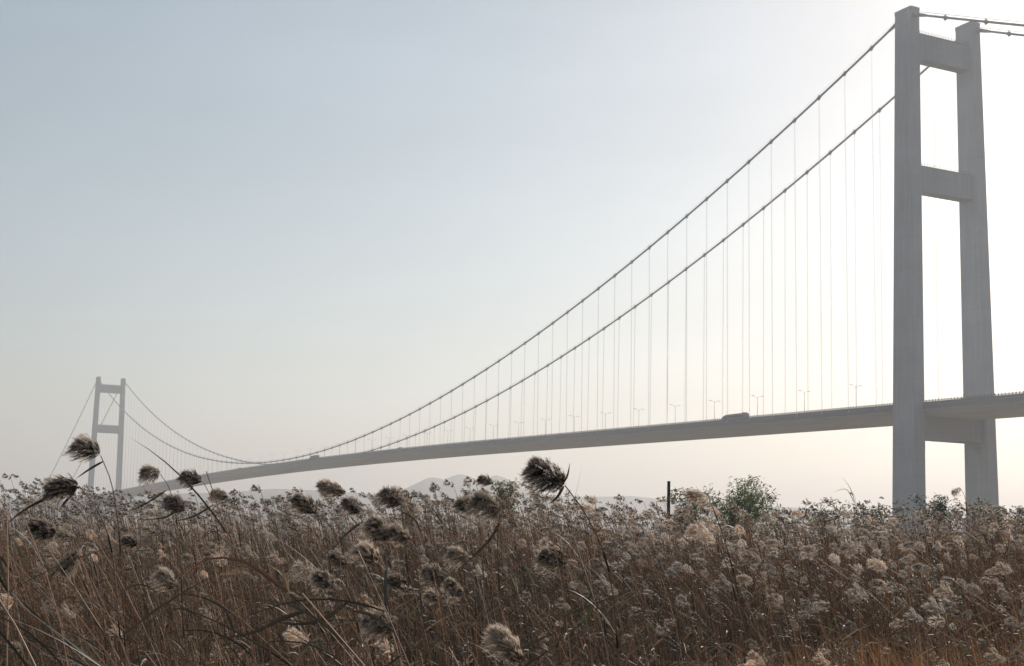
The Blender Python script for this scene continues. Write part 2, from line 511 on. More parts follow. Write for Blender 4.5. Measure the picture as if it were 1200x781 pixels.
# ---- twin-armed lamps down the middle of the deck
def lamp_proto():
    t = thing('street_lamp', 'x', 'street lamp')
    mb = MB(); mb.tube([(0, 0, 0), (0, 0, 4), (0, 0, 8), (0, 0, 11.9)], [.13, .11, .09, .075], 8)
    mb.box(-.3, .3, -.3, .3, 0, .5); mb.build('pole', M_lamp, t)
    for sg in (-1, 1):
        mb = MB(); mb.tube([(sg * .05, 0, 11.4), (sg * .5, 0, 11.9), (sg * 1.3, 0, 12.2), (sg * 2.3, 0, 12.35)], [.06, .055, .05, .045], 6)
        a = mb.build('arm', M_lamp, t)
        mb = MB()
        mb.hexa([(sg * 2.0, -.18, 12.22), (sg * 3.2, -.15, 12.36), (sg * 3.2, .15, 12.36), (sg * 2.0, .18, 12.22)] if sg > 0 else
                [(-3.2, -.15, 12.36), (-2.0, -.18, 12.22), (-2.0, .18, 12.22), (-3.2, .15, 12.36)],
                [(sg * 2.0, -.12, 12.46), (sg * 3.2, -.1, 12.54), (sg * 3.2, .1, 12.54), (sg * 2.0, .12, 12.46)] if sg > 0 else
                [(-3.2, -.1, 12.54), (-2.0, -.12, 12.46), (-2.0, .12, 12.46), (-3.2, .1, 12.54)])
        mb.build('lamp_head', M_lamp, a)
    return t


def dup(root, loc, rotz, label):
    r = root.copy(); COL.objects.link(r); r.location = loc; r.rotation_euler = (0, 0, rotz); r['label'] = label
    for ch in list(root.children):
        c = ch.copy(); COL.objects.link(c); c.parent = r
        for g in ch.children:
            d = g.copy(); COL.objects.link(d); d.parent = c
    return r


lp = lamp_proto(); lp['group'] = 'street lamps along the bridge deck'
ORD = ['first', 'second', 'third', 'fourth', 'fifth', 'sixth', 'seventh', 'eighth', 'ninth', 'tenth', 'eleventh', 'twelfth', 'thirteenth', 'fourteenth']
for k in range(44):
    s = 50.6 + 32.95 * k
    w = bridge_to_world(CW / 2, s, deck_z(s) + .02)
    if k < len(ORD):
        lab = f'slim twin-armed street lamp on the bridge deck, {ORD[k]} one out from the big tower'
    else:
        lab = 'tiny hazy twin-armed street lamp far out along the middle of the bridge deck'
    if k == 0:
        lp.location = w; lp.rotation_euler = (0, 0, YAW); lp['label'] = lab
    else:
        dup(lp, w, YAW, lab)


# ---- vehicles (local +y is along the road, front towards +y)
def wheel(t, x, y, r=.5, w=.3):
    mb = MB()
    mb.tube([(x - w / 2, y, r), (x + w / 2, y, r)], r, 14)
    wl = mb.build('wheel', M_tyre, t)
    mb = MB(); mb.tube([(x - w / 2 - .02, y, r), (x + w / 2 + .02, y, r)], r * .55, 10)
    mb.build('rim', M_lamp, wl)


def side_shape(profile, hw, m=0, taper=.0):
    """side outline (y, z) given thickness across x"""
    mb = MB(); n = len(profile)
    zmax = max(p[1] for p in profile)
    L_ = [(-hw + taper * max(0, p[1] - 1.2), p[0], p[1]) for p in profile]; R_ = [(hw - taper * max(0, p[1] - 1.2), p[0], p[1]) for p in profile]
    mb.add(L_ + R_, [tuple(range(n)), tuple(range(n, 2 * n))[::-1]] + [(i, i + n, (i + 1) % n + n, (i + 1) % n) for i in range(n)], m)
    return mb


def coach(x, s, label, length=16.5):
    t = thing('coach', label, 'coach', bridge_to_world(x, s, deck_z(s) + .07), YAW)
    h_ = length / 2
    side_shape([(-h_, .45), (h_ - .2, .45), (h_, .9), (h_ - .3, 1.6), (h_ - 1.7, 2.75), (h_ - 2.8, 3.05), (-h_ + .3, 3.25), (-h_, 3.0)], 1.27).build('body', M_coach, t)
    mb = MB(); mb.box(-1.1, 1.1, -h_ + .4, h_ - 3.4, 3.0, 3.42); mb.box(-.9, .9, -h_ + .6, -h_ + 2.4, 3.40, 3.62); mb.build('roof', M_dark, t)
    for sg in (-1, 1):
        mb = MB()
        n = 8; y0, y1 = -h_ + .8, h_ - 2.8
        for k in range(n):
            a = y0 + (y1 - y0) * k / n + .08; b = y0 + (y1 - y0) * (k + 1) / n - .08
            mb.box(min(sg * 1.262, sg * 1.285), max(sg * 1.262, sg * 1.285), a, b, 1.6, 2.65)
        mb.build('window', M_glass, t)
        for yy in (h_ - 3.2, -h_ + 3.2, -h_ + 4.6):
            wheel(t, sg * 1.12, yy)
    mb = MB(); mb.hexa([(-1.15, h_ - .34, 1.64), (1.15, h_ - .34, 1.64), (1.15, h_ - .28, 1.67), (-1.15, h_ - .28, 1.67)],
                       [(-1.1, h_ - 1.62, 2.69), (1.1, h_ - 1.62, 2.69), (1.1, h_ - 1.56, 2.74), (-1.1, h_ - 1.56, 2.74)])
    mb.build('windscreen', M_glass, t)
    for sx in (-.95, .95):
        mb = MB(); mb.box(sx - .18, sx + .18, h_ - .12, h_ + .02, .85, 1.05); mb.build('headlight', M_glassl, t)
    return t


def lorry(x, s, label, length=14.0):
    t = thing('box_lorry', label, 'lorry', bridge_to_world(x, s, deck_z(s) + .07), YAW)
    h_ = length / 2
    mb = MB(); mb.box(-1.25, 1.25, -h_, h_ - 2.9, 1.15, 3.95); mb.build('cargo_box', M_box, t)
    mb = MB(); mb.box(-.5, .5, -h_ + .2, h_ - .4, .75, 1.13); mb.build('chassis', M_dark, t)
    cab = side_shape([(h_ - 2.6, .7), (h_ - .05, .7), (h_, 1.5), (h_ - .35, 2.7), (h_ - .9, 3.05), (h_ - 2.6, 3.1)], 1.2).build('cab', M_blue, t)
    mb = MB(); mb.hexa([(-1.05, h_ - .05, 1.65), (1.05, h_ - .05, 1.65), (1.05, h_ + .01, 1.66), (-1.05, h_ + .01, 1.66)],
                       [(-1.0, h_ - .33, 2.6), (1.0, h_ - .33, 2.6), (1.0, h_ - .28, 2.62), (-1.0, h_ - .28, 2.62)]); mb.build('windscreen', M_glass, cab)
    for sg in (-1, 1):
        for yy in (h_ - 1.4, -h_ + 2, -h_ + 3.3):
            wheel(t, sg * 1.08, yy)
    return t


def car(x, s, label, paint, van=False, cat='car'):
    t = thing('van' if van else 'car', label, cat, bridge_to_world(x, s, deck_z(s) + .07), YAW)
    if van:
        pr = [(-2.7, .4), (2.5, .4), (2.75, .8), (2.6, 1.25), (1.9, 1.5), (1.2, 2.45), (-2.6, 2.6), (-2.75, 2.2)]
        win = [(-2.3, 1.55, 1.5, 2.25)]
    else:
        pr = [(-2.2, .35), (2.2, .35), (2.3, .7), (1.1, .95), (.35, 1.45), (-1.2, 1.48), (-2.0, 1.0), (-2.28, .9)]
        win = [(-1.35, .35, .98, 1.36)]
    side_shape(pr, .98 if van else .88, 0, .08).build('body', paint, t)
    for a, b, z0, z1 in win:
        for sg in (-1, 1):
            hw = (.98 if van else .88)
            mb = MB(); xo = [sg * (hw - .08 * max(0, z - 1.2) + .012) for z in (z0, z1)]; xi = [q - sg * .03 for q in xo]
            mb.hexa([(xi[0], a, z0), (xo[0], a, z0), (xo[0], b, z0), (xi[0], b, z0)], [(xi[1], a, z1), (xo[1], a, z1), (xo[1], b - .5, z1), (xi[1], b - .5, z1)])
            mb.build('window', M_glass, t)
    for sg in (-1, 1):
        for yy in (1.45, -1.45):
            wheel(t, sg * .8, yy, .34, .22)
    return t


coach(4.8, 118.0, 'long grey coach with sloping front and dark roof crossing the bridge deck', 18.0)
lorry(4.9, 668.0, 'box lorry with blue cab crossing the bridge deck near its hazy middle', 16.0)
car(4.9, 498.0, 'pale high-roofed van on the bridge deck between the coach and the lorry', M_white, True, 'van')
car(4.9, 438.0 - 80, 'small dark red car on the bridge deck behind the coach railings', M_red)
car(4.9, 865.0, 'tiny pale van on the far hazy half of the bridge deck', M_white, True, 'van')

# a little control cabinet with mast standing on the deck between the tower legs
cb = thing('signal_cabinet', 'small dark cabinet with a short mast on the deck between the tower legs', 'cabinet', bridge_to_world(16.5, -9.0, deck_z(-9)), YAW)
mb = MB(); mb.box(-.45, .45, -.45, .45, 0, 2.9); mb.box(-.55, .55, -.55, .55, 2.9, 3.05); mb.build('housing', M_rail, cb)
mb = MB(); mb.tube([(0, 0, 3.0), (0, 0, 4.3)], .1, 8); mb.box(-.25, .25, -.1, .1, 3.8, 4.3); mb.build('mast', M_rail, cb)

# ------------------------------------------------------------------ reeds: templates in numpy
def unit(a): return a / np.maximum(np.linalg.norm(a, axis=-1, keepdims=True), 1e-9)


C_PLUME = np.array([0.64, 0.535, 0.445]); C_STEM = np.array([0.49, 0.32, 0.212]); C_LEAF = np.array([0.165, 0.112, 0.068])


def plume_hairs(nb, hb, seed, fat=0.30, hw=0.004, hl=(0.06, 0.12), droop=0.35, loose=0.6, core=0.5, sweep=.12):
    """feathery head of unit length along +x, drooping to -z. -> triangles (n,3,3), colour (n,3)"""
    g = np.random.default_rng(seed)
    t = g.uniform(0.02, 0.72, nb)
    cxz = np.stack([t, np.zeros(nb), -droop * t * t], 1)
    tan = unit(np.stack([np.ones(nb), np.zeros(nb), -2 * droop * t], 1))
    rad = fat * np.clip(np.sin(np.pi * np.clip(0.10 + t * 1.05, 0, 1) ** 0.75), 0.25, 1)
    phi = g.uniform(0, 2 * np.pi, nb)
    rd = np.stack([np.zeros(nb), np.cos(phi), np.sin(phi)], 1)
    d0 = unit(0.42 * tan + 1.0 * rd + g.normal(0, .18, (nb, 3)))
    bl = rad * g.uniform(0.7, 1.35, nb)
    s = g.uniform(0.05, 1, (nb, hb)) ** 0.7
    P = cxz[:, None] + bl[:, None, None] * (s[..., None] * d0[:, None] + (s * s)[..., None] * np.array([.12 + .5 * sweep, 0, -.38]))
    bd = d0[:, None] + 2 * s[..., None] * np.array([.12 + .5 * sweep, 0, -.38])
    d = unit(unit(bd) + g.normal(0, loose, (nb, hb, 3)) + np.array([sweep, 0, -.28]))
    ln = g.uniform(hl[0], hl[1], (nb, hb, 1))
    side = unit(np.cross(d, unit(g.normal(0, 1, (nb, hb, 3))))) * hw * g.uniform(.6, 1.4, (nb, hb, 1))
    T = np.stack([P - side, P + side, P + d * ln], 2).reshape(-1, 3, 3)
    col = C_PLUME * g.uniform(.75, 1.25, (nb, hb, 1)) * np.array([1, 1, 1]) + g.normal(0, .012, (nb, hb, 3))
    inner = np.clip((core - s) / .25, 0, 1)[..., None]          # brown florets inside, pale silk outside
    col = col * (1 - inner) + np.array([.085, .058, .042]) * inner * g.uniform(.7, 1.3, (nb, hb, 1))
    # bare thread-like branches
    e = cxz + bl[:, None] * (d0 + np.array([.12 + .5 * sweep, 0, -.38]))
    sd = unit(np.cross(d0, np.array([0.1, .3, 1.0]))) * hw * .7
    B = np.stack([cxz - sd, cxz + sd, e], 1)
    T = np.concatenate([T, B]); col = np.concatenate([col.reshape(-1, 3), np.tile(C_PLUME * .8, (nb, 1))])
    return T, np.clip(col, .02, .9)


def leaf_strip(pts, width, nrm, fold=0.25):
    """pts (k,3) mid-line; returns quads as (n,4,3)"""
    pts = np.asarray(pts, float); k = len(pts)
    tan = unit(np.gradient(pts, axis=0))
    side = unit(np.cross(tan, nrm))
    up = np.cross(side, tan)
    q = np.linspace(0, 1, k)
    w = (width * np.clip(np.minimum(.35 + q * 4, 1) * (1 - q ** 2.2), 0.02, 1))[:, None]
    A, B, C = pts - side * w + up * w * fold, pts, pts + side * w + up * w * fold
    q1 = np.stack([A[:-1], B[:-1], B[1:], A[1:]], 1); q2 = np.stack([B[:-1], C[:-1], C[1:], B[1:]], 1)
    return np.concatenate([q1, q2])


def stem_tube(pts, r0, r1, n=5):
    pts = np.asarray(pts, float); k = len(pts)
    tan = unit(np.gradient(pts, axis=0))
    a = unit(np.cross(tan, np.array([0.31, .9, .12]))); b = np.cross(tan, a)
    r = np.linspace(r0, r1, k)[:, None]
    rings = [pts + r * (a * math.cos(2 * math.pi * i / n) + b * math.sin(2 * math.pi * i / n)) for i in range(n)]
    out = []
    for i in range(n):
        u, v = rings[i], rings[(i + 1) % n]
        out.append(np.stack([u[:-1], v[:-1], v[1:], u[1:]], 1))
    return np.concatenate(out)


def frame_for(direction, up=(0, 0, 1)):
    x = np.asarray(direction, float); x = x / np.linalg.norm(x)
    y = np.cross(np.asarray(up, float), x)
    if np.linalg.norm(y) < 1e-3: y = np.array([0, 1.0, 0])
    y /= np.linalg.norm(y); z = np.cross(x, y)
    return np.stack([x, y, z], 1)


class Soup:
    def __init__(self): self.t, self.tc, self.q, self.qc = [], [], [], []

    def tris(self, T, c): self.t.append(T); self.tc.append(np.broadcast_to(c, (len(T), 3)) if np.ndim(c) < 2 else c)

    def quads(self, Q, c): self.q.append(Q); self.qc.append(np.broadcast_to(c, (len(Q), 3)) if np.ndim(c) < 2 else c)

    def pack(self):
        T = np.concatenate(self.t) if self.t else np.zeros((0, 3, 3)); Q = np.concatenate(self.q) if self.q else np.zeros((0, 4, 3))
        tc = np.concatenate(self.tc) if self.tc else np.zeros((0, 3)); qc = np.concatenate(self.qc) if self.qc else np.zeros((0, 3))
        return T.astype(np.float32), tc.astype(np.float32), Q.astype(np.float32), qc.astype(np.float32)

    def mesh(self, name, mat):
        T, tc, Q, qc = self.pack()
        V = np.concatenate([T.reshape(-1, 3), Q.reshape(-1, 3)]); C_ = np.concatenate([np.repeat(tc, 3, 0), np.repeat(qc, 4, 0)])
        nt = len(T) * 3
        return mesh_from_arrays(name, V, np.arange(nt).reshape(-1, 3), nt + np.arange(len(Q) * 4).reshape(-1, 4), C_, mat)


def reed_curve(h, lean, seed, k=8):
    g = np.random.default_rng(seed)
    t = np.linspace(0, 1, k)
    wob = g.normal(0, .012, 2)
    return np.stack([-lean * h * t ** 2.4 + wob[0] * h * np.sin(t * 5), wob[1] * h * np.sin(t * 4 + 1) + g.normal(0, .05) * h * t, h * t * (1 - .08 * lean)], 1)


def random_leaf(base, g, L, droop, to_left=0.75, k=6):
    sx = -1 if g.random() < to_left else 1
    az = g.normal(0, .8)
    hd = np.array([sx * math.cos(az), math.sin(az), 0])
    q = np.linspace(0, 1, k)[:, None]
    up0 = g.uniform(.35, 1.1)
    return base + L * (hd * (q * (.55 + .45 * (1 - up0 * .3))) + np.array([0, 0, 1.0]) * (up0 * q - droop * q ** 2))


def reed_template(seed, level, plume=True, psize=1.0):
    """unit template, height 1 m for the stem top (scaled later; plume and leaves already in proportion to a 2.3 m reed)"""
    g = np.random.default_rng(seed)
    sp = Soup()
    h = 1.0 if plume else g.uniform(.74, .93)
    lean = g.uniform(.02, .26) if g.random() > (.14 if level < 2 else .04) else g.uniform(.4, .8)
    k = {0: 8, 1: 6, 2: 4, 3: 3}[level]
    c = reed_curve(h, lean, seed + 5, k)
    c_plume_core = {0: .35, 1: (.1, .3, .6)[seed % 3], 2: .8, 3: 1.1}[level]
    sr = {0: .0016, 1: .0018, 2: .0025, 3: .0035}[level]
    sn = {0: 4, 1: 3, 2: 3, 3: 3}[level]
    if level < 3:
        sp.quads(stem_tube(c, sr * 1.2, sr * .6, sn), C_STEM * (g.uniform(.45, 1.5) if plume else g.uniform(.25, 1.15)))
    else:
        sp.quads(leaf_strip(c, sr * .6, np.array([0.1, -1, 0.1]), 0), C_STEM * (g.uniform(.45, 1.5) if plume else g.uniform(.25, 1.15)))
    nl = {0: 6, 1: 5, 2: 2, 3: 1 if plume else 0}[level]
    for _ in range(nl):
        tt = g.uniform(.15, .93)
        base = np.array([np.interp(tt, np.linspace(0, 1, k), c[:, i]) for i in range(3)])
        L = g.uniform(.12, .26) * (1 if level < 2 else .7)
        pts = random_leaf(base, g, L, g.uniform(.2, 1.3), k={0: 6, 1: 5, 2: 4, 3: 3}[level])
        w = {0: .0042, 1: .0045, 2: .0055, 3: .008}[level] * g.uniform(.7, 1.3)
        cl = C_LEAF * g.uniform(.6, 1.5)
        if g.random() < .10: cl = np.array([.09, .11, .045]) * g.uniform(.7, 1.3)
        sp.quads(leaf_strip(pts, w, np.array([g.normal(0, .4), -.6, .8])), cl)
    if not plume: return sp.pack()
    tip = c[-1]; d = unit(c[-1] - c[-2]); d = d + np.array([-.55, g.normal(0, .45), g.uniform(-.8, .5)])
    nb, hb, hw, hl = {0: (48, 30, .0065, (.09, .22)), 1: (36, 16, .0105, (.12, .26)), 2: (20, 7, .030, (.10, .18)), 3: (14, 4, .055, (.12, .20))}[level]
    T, col = plume_hairs(nb, hb, seed + 9, g.uniform(.20, .34), hw, hl, g.uniform(.1, .5), (.4 if level < 2 else .6), c_plume_core, (.55 if level < 2 else .3))
    pl = g.uniform(.075, .125) * psize
    R = frame_for(d)
    sp.tris(((T.reshape(-1, 3) * pl) @ R.T).reshape(-1, 3, 3) + tip, col * g.uniform(.7, 1.25))
    return sp.pack()


def top_z(x, y):
    d = np.hypot(x, y)
    t = np.interp(d, [3, 9, 16, 22, 29, 40, 52, 70, 130], [1.35, 1.5, 1.8, 2.3, 2.8, 3.15, 3.5, 3.95, 4.9])
    t = t + np.clip(d / 26, .3, 1) * (.20 * np.sin(x * .83 + 2.1 * np.sin(y * .31)) * np.sin(y * .47 + x * .21 + 1) + .13 * np.sin(x * 1.9 + y * 1.3))
    return t + .10 * np.sin(x * .35 + 1.7) * np.clip(d / 20, 0, 1.5) + .12 * np.sin(x * .13 + y * .21) * np.clip(d / 30, 0, 2)


def scatter(acc, templates, X, Y, H, rot, tintmul, g, npl=0):
    vid = g.integers(0, len(templates), len(X))
    if npl and npl < len(templates):        # fewer heads over the left and middle of the bed
        thin = (vid < npl) & (g.random(len(X)) < np.interp(X / Y, [-.2, .02, .16], [.62, .5, 0]))
        vid = np.where(thin, g.integers(npl, len(templates), len(X)), vid)
    Z = ground_z(X, Y)
    for v, (T, tc, Q, qc) in enumerate(templates):
        ix = np.where(vid == v)[0]
        if not len(ix): continue
        c, s = np.cos(rot[ix]), np.sin(rot[ix]); h = H[ix]
        pos = np.stack([X[ix], Y[ix], Z[ix]], 1)

        def put(A):
            n = A.shape[0] * A.shape[1]; a = A.reshape(1, n, 3)
            x = (a[..., 0] * c[:, None] - a[..., 1] * s[:, None]) * h[:, None] + pos[:, :1]
            y = (a[..., 0] * s[:, None] + a[..., 1] * c[:, None]) * h[:, None] + pos[:, 1:2]
            z = a[..., 2] * h[:, None] + pos[:, 2:]
            return np.stack([x, y, z], -1).reshape(-1, A.shape[1], 3).astype(np.float32)
        m = tintmul[ix]
        if len(T): acc.tris(put(T), (tc[None] * m[:, None]).reshape(-1, 3))
        if len(Q): acc.quads(put(Q), (qc[None] * m[:, None]).reshape(-1, 3))


def wedge_points(n, d0, d1, g, spread=0.47):
    d = np.sqrt(g.uniform(d0 * d0, d1 * d1, n)); a = g.uniform(-spread, spread, n)
    return d * np.sin(a), d * np.cos(a)


def make_reed_bed():
    g = np.random.default_rng(3)
    acc = Soup()
    # level, templates, from, to, count, share with plumes, plume size
    zones = [(0, 16, 4.5, 11, 240, .3, 1.0), (1, 18, 11, 18, 900, .2, .95), (1, 24, 18, 31, 2500, .42, .9), (2, 10, 15, 33, 6800, 0, 1),
             (2, 18, 31, 52, 8500, .33, .85), (3, 14, 52, 115, 9500, .42, .55)]
    for zi, (level, nv, d0, d1, n, pp, ps) in enumerate(zones):
        temps = [reed_template(1000 * zi + 17 * i + 1, level, i < round(nv * pp), ps) for i in range(nv)]
        X, Y = wedge_points(int(n * 1.3), d0, d1, g)
        cl = np.sin(X * 1.1 + 1.7 * np.sin(Y * .6)) * np.sin(Y * .9 + .8 * np.sin(X * .7))
        keep = g.random(len(X)) < .77 + .42 * cl
        X, Y = X[keep], Y[keep]; n = len(X)
        H = top_z(X, Y) - ground_z(X, Y) - .06
        H = H * (1.12 - np.abs(g.normal(0, .19, n)).clip(0, .5))
        rot = g.normal(0, .55, n)
        b = g.uniform(.65, 1.3, (n, 1)); pat = (np.sin(X * .41 + 1.3) * np.sin(Y * .23 + .5 * np.sin(X * .3)))[:, None]
        b = b * (1 + .16 * pat); warm = g.normal(0, .03, (n, 1)) + .04 * np.sin(X * .27 + Y * .19)[:, None]
        tm = b * np.concatenate([1 + warm, np.ones((n, 1)), 1 - warm], 1)
        scatter(acc, temps, X, Y, H, rot, tm, g, round(nv * pp) if level < 2 else 0)
    me = acc.mesh('reed_bed', M_reed)
    o = link(bpy.data.objects.new('reed_bed', me))
    tag(o, 'dense brown bed of dry reeds filling the marsh from the near edge to the bridge', 'reeds', kind='stuff')


make_reed_bed()


def make_undergrowth():
    """low dry grass and fallen leaves between the reed stems"""
    g = np.random.default_rng(21)
    sp = Soup()
    n = 36000
    X, Y = wedge_points(n, 3.4, 17, g, .5)
    Z = ground_z(X, Y)
    u = X / np.maximum(Y, .1)
    red = np.clip((u - .05) / .2, 0, 1)
    H = g.uniform(.35, 1.0, n) * (1.0 + .65 * red + .35 * np.clip((-.02 - u) / .2, 0, 1))
    k = 4
    q = np.linspace(0, 1, k)
    az = g.uniform(0, 2 * np.pi, n); ben = g.uniform(.05, .5, n)
    px = X[:, None] + (np.cos(az) * ben * H)[:, None] * q ** 1.8 - .12 * H[:, None] * q ** 2
    py = Y[:, None] + (np.sin(az) * ben * H)[:, None] * q ** 1.8
    pz = Z[:, None] + H[:, None] * q * (1 - .25 * ben[:, None] * q)
    w = g.uniform(.0022, .0055, n)[:, None] * np.array([.8, 1, .8, .12])
    sa = g.uniform(0, np.pi, n)
    A = np.stack([px - np.cos(sa)[:, None] * w, py - np.sin(sa)[:, None] * w, pz], -1)
    B = np.stack([px + np.cos(sa)[:, None] * w, py + np.sin(sa)[:, None] * w, pz], -1)
    Q = np.stack([A[:, :-1], B[:, :-1], B[:, 1:], A[:, 1:]], 2)
    brown = np.array([.13, .09, .055]); rust = np.array([.34, .16, .078]); green = np.array([.075, .09, .035])
    mixv = (red * g.uniform(.3, 1, n))[:, None]
    col = brown * (1 - mixv) + rust * mixv
    left = np.clip((-.02 - u) / .2, 0, 1)[:, None] * g.uniform(.4, 1, (n, 1))
    col = col * (1 - left) + np.array([.055, .043, .028]) * left  # grass colour darkened on the left to stand in for deep shade
    isg = (g.random(n) < .10 + .10 * (u < -.1))[:, None]
    col = np.where(isg, green, col) * g.uniform(.6, 1.5, (n, 1))
    sp.quads(Q.reshape(-1, 4, 3), np.repeat(col, k - 1, 0))
    me = sp.mesh('dry_grass', M_reed)
    o = link(bpy.data.objects.new('dry_grass', me))
    tag(o, 'rusty brown dry grass growing low between the reed stems', 'grass', kind='stuff')


make_undergrowth()

# ------------------------------------------------------------------ single reeds
def plume_mesh(seed, nb, hb, **kw):
    T, c = plume_hairs(nb, hb, seed, **kw)
    sp = Soup(); sp.tris(T, c)
    return sp.mesh('plume', M_plume)


BIG = [plume_mesh(900 + i, 170, 46, fat=f, hw=.0045, hl=(.06, .16), droop=dr, loose=lo, core=co, sweep=sw) for i, (f, dr, lo, co, sw) in
       enumerate([(.36, .10, .55, .88, .16), (.40, .34, .5, .74, .4), (.33, .48, .45, .96, .5), (.44, .16, .75, .68, .1), (.36, .44, .4, .94, .45), (.29, .26, .45, .70, .35), (.40, .42, .65, .86, .2)])]
SMALL = [plume_mesh(950 + i, 64, 26, fat=f, hw=.0075, hl=(.08, .17), droop=dr, loose=lo, core=co) for i, (f, dr, lo, co) in
         enumerate([(.30, .12, .6, .45), (.38, .30, .7, .55), (.26, .50, .5, .40), (.42, .2, .8, .6), (.32, .4, .6, .3), (.28, .2, .5, .62), (.46, .35, .8, .5)])]

PALE_LIB = [plume_mesh(990 + i, 64, 26, fat=f, hw=.0085, hl=(.08, .17), droop=dr, loose=lo, core=.12, sweep=.45) for i, (f, dr, lo) in
            enumerate([(.34, .3, .6), (.28, .5, .55), (.42, .2, .8), (.36, .45, .7)])]


def add_plume(parent, base, tip, mesh, scale_fat=1.0, twist=0.0):
    o = link(bpy.data.objects.new('plume', mesh)); o.parent = parent
    d = np.asarray(tip) - np.asarray(base); L = .93 * np.linalg.norm(d)
    R = frame_for(d)
    M = Matrix([[R[i][0] * L, R[i][1] * L * scale_fat, R[i][2] * L * scale_fat, base[i]] for i in range(3)] + [[0, 0, 0, 1]])
    if twist: M = M @ Matrix.Rotation(twist, 4, 'X')
    o.matrix_local = M
    return o


def spline(P, n):
    """smooth curve through points (Catmull-Rom)"""
    P = np.asarray(P, float)
    Q = np.vstack([2 * P[0] - P[1], P, 2 * P[-1] - P[-2]])
    out = []
    m = len(P) - 1
    for i in np.linspace(0, m, n):
        k = min(int(i), m - 1); t = i - k
        a, b, c, d = Q[k], Q[k + 1], Q[k + 2], Q[k + 3]
        out.append(.5 * (2 * b + (c - a) * t + (2 * a - 5 * b + 4 * c - d) * t * t + (3 * b - a - 3 * c + d) * t ** 3))
    return np.array(out)


def hero_reed(label, dist, plumes, stem, leaves=(), seed=0, big=True, lib=None, group='reeds standing out of the reed bed', name='reed'):
    """plumes: ((u,v) base, (u,v) tip, fatness) ; stem: photo pixels downwards; leaves: ((u,v) polyline, width m, tint)"""
    g = np.random.default_rng(seed + 77)
    pts = [at_array(u, v, dist + .12 * i) for i, (u, v) in enumerate(stem)]
    foot = pts[-1]
    gz = float(ground_z(np.array(foot[0]), np.array(foot[1])))
    if foot[2] - gz > .05:
        if len(pts) > 1:
            dr = pts[-1] - pts[-2]; sl = np.clip(dr[0] / min(dr[2], -1e-3), -.5, .5)
        else: sl = -.1
        hgt = foot[2] - gz
        pts.append(np.array([foot[0] - sl * hgt * .55, foot[1] + .05, gz + hgt * .4]))
        pts.append(np.array([foot[0] - sl * hgt * .8, foot[1] + .05, gz - .03]))
    root = np.array([pts[-1][0], pts[-1][1], gz])
    t = thing(name, label, 'reed', root, 0, group)
    c = spline(pts, 18) - root
    sp = Soup(); sp.quads(stem_tube(c, .0028, .0048, 6), C_STEM * g.uniform(.55, .95))
    for q in (5, 9, 13):        # leaf sheaths at the nodes
        seg = c[q:q + 2]; sp.quads(stem_tube(np.array([seg[0], (seg[0] + seg[1]) / 2, seg[1]]), .0046, .006, 6), C_LEAF * g.uniform(.7, 1.2))
    o = link(bpy.data.objects.new('stem', sp.mesh('stem', M_reed_one))); o.parent = t
    for i, (b, e, ft) in enumerate(plumes):
        lib = lib or (BIG if big else SMALL)
        add_plume(t, at_array(b[0], b[1], dist) - root, at_array(e[0], e[1], dist - .03) - root, lib[(seed + i) % len(lib)], ft, g.uniform(-.3, .3))
    for poly, w, tint in leaves:
        lp_ = spline([at_array(u, v, dist + .05 - .06 * i) for i, (u, v) in enumerate(poly)], 9) - root
        sp = Soup(); sp.quads(leaf_strip(lp_, w, np.array([.15, -.75, .55]), .3), np.array(tint))
        o = link(bpy.data.objects.new('leaf', sp.mesh('leaf', M_reed_one))); o.parent = t
    for _ in range(2):          # ordinary leaves lower down
        q = g.integers(7, 15)
        pts_ = random_leaf(c[q], g, g.uniform(.25, .45), g.uniform(.3, 1.2), k=7)
        sp = Soup(); sp.quads(leaf_strip(pts_, g.uniform(.006, .011), np.array([g.normal(0, .4), -.6, .8])), C_LEAF * g.uniform(.5, 1.2))
        o = link(bpy.data.objects.new('leaf', sp.mesh('leaf', M_reed_one))); o.parent = t
    return t


DK = (.075, .055, .035); RU = (.22, .10, .05); GN = (.07, .085, .035); ST = (.30, .22, .13)
H = hero_reed
H('tallest reed at the middle, one big ragged plume with a dry leaf flicked up', 6.6, [((662, 569), (611, 530), 1.0)],
  [(662, 569), (688, 606), (712, 662), (722, 735), (726, 800)], [([(655, 573), (664, 560), (668, 542)], .007, DK), ([(661, 570), (652, 584), (641, 592)], .007, DK)], 0)
H('reed whose plume blows across the left leg of the far tower', 8.4, [((118, 534), (84, 507), 1.05)],
  [(118, 534), (132, 572), (141, 640), (145, 720), (147, 800)], [([(121, 541), (104, 551), (88, 562)], .009, DK)], 1)
H('reed with a very dark full plume just below the far tower at the left', 7.0, [((93, 570), (42, 560), 1.05)],
  [(93, 570), (113, 596), (130, 640), (138, 715), (142, 800)], [([(94, 571), (66, 580), (30, 597), (4, 618)], .011, DK), ([(90, 573), (78, 587), (70, 596)], .008, DK)], 2)
H('reed with a short swept plume right of the far tower, second from it', 11.5, [((188, 556), (158, 549), 1.0)],
  [(188, 556), (199, 574), (207, 610), (212, 660), (215, 800)], [([(195, 575), (172, 590), (150, 600)], .010, DK)], 3)
H('reed with a swept plume under the low point of the bridge cables', 12.0, [((238, 565), (210, 546), .95)],
  [(238, 565), (247, 584), (256, 630), (262, 700), (264, 800)], [([(250, 592), (226, 606), (200, 612)], .010, DK)], 4)
H('reed with a small brown plume below the bridge deck left of the hills', 13.5, [((267, 585), (246, 568), 1.1)], [(267, 585), (276, 606), (284, 660), (288, 800)], (), 5)
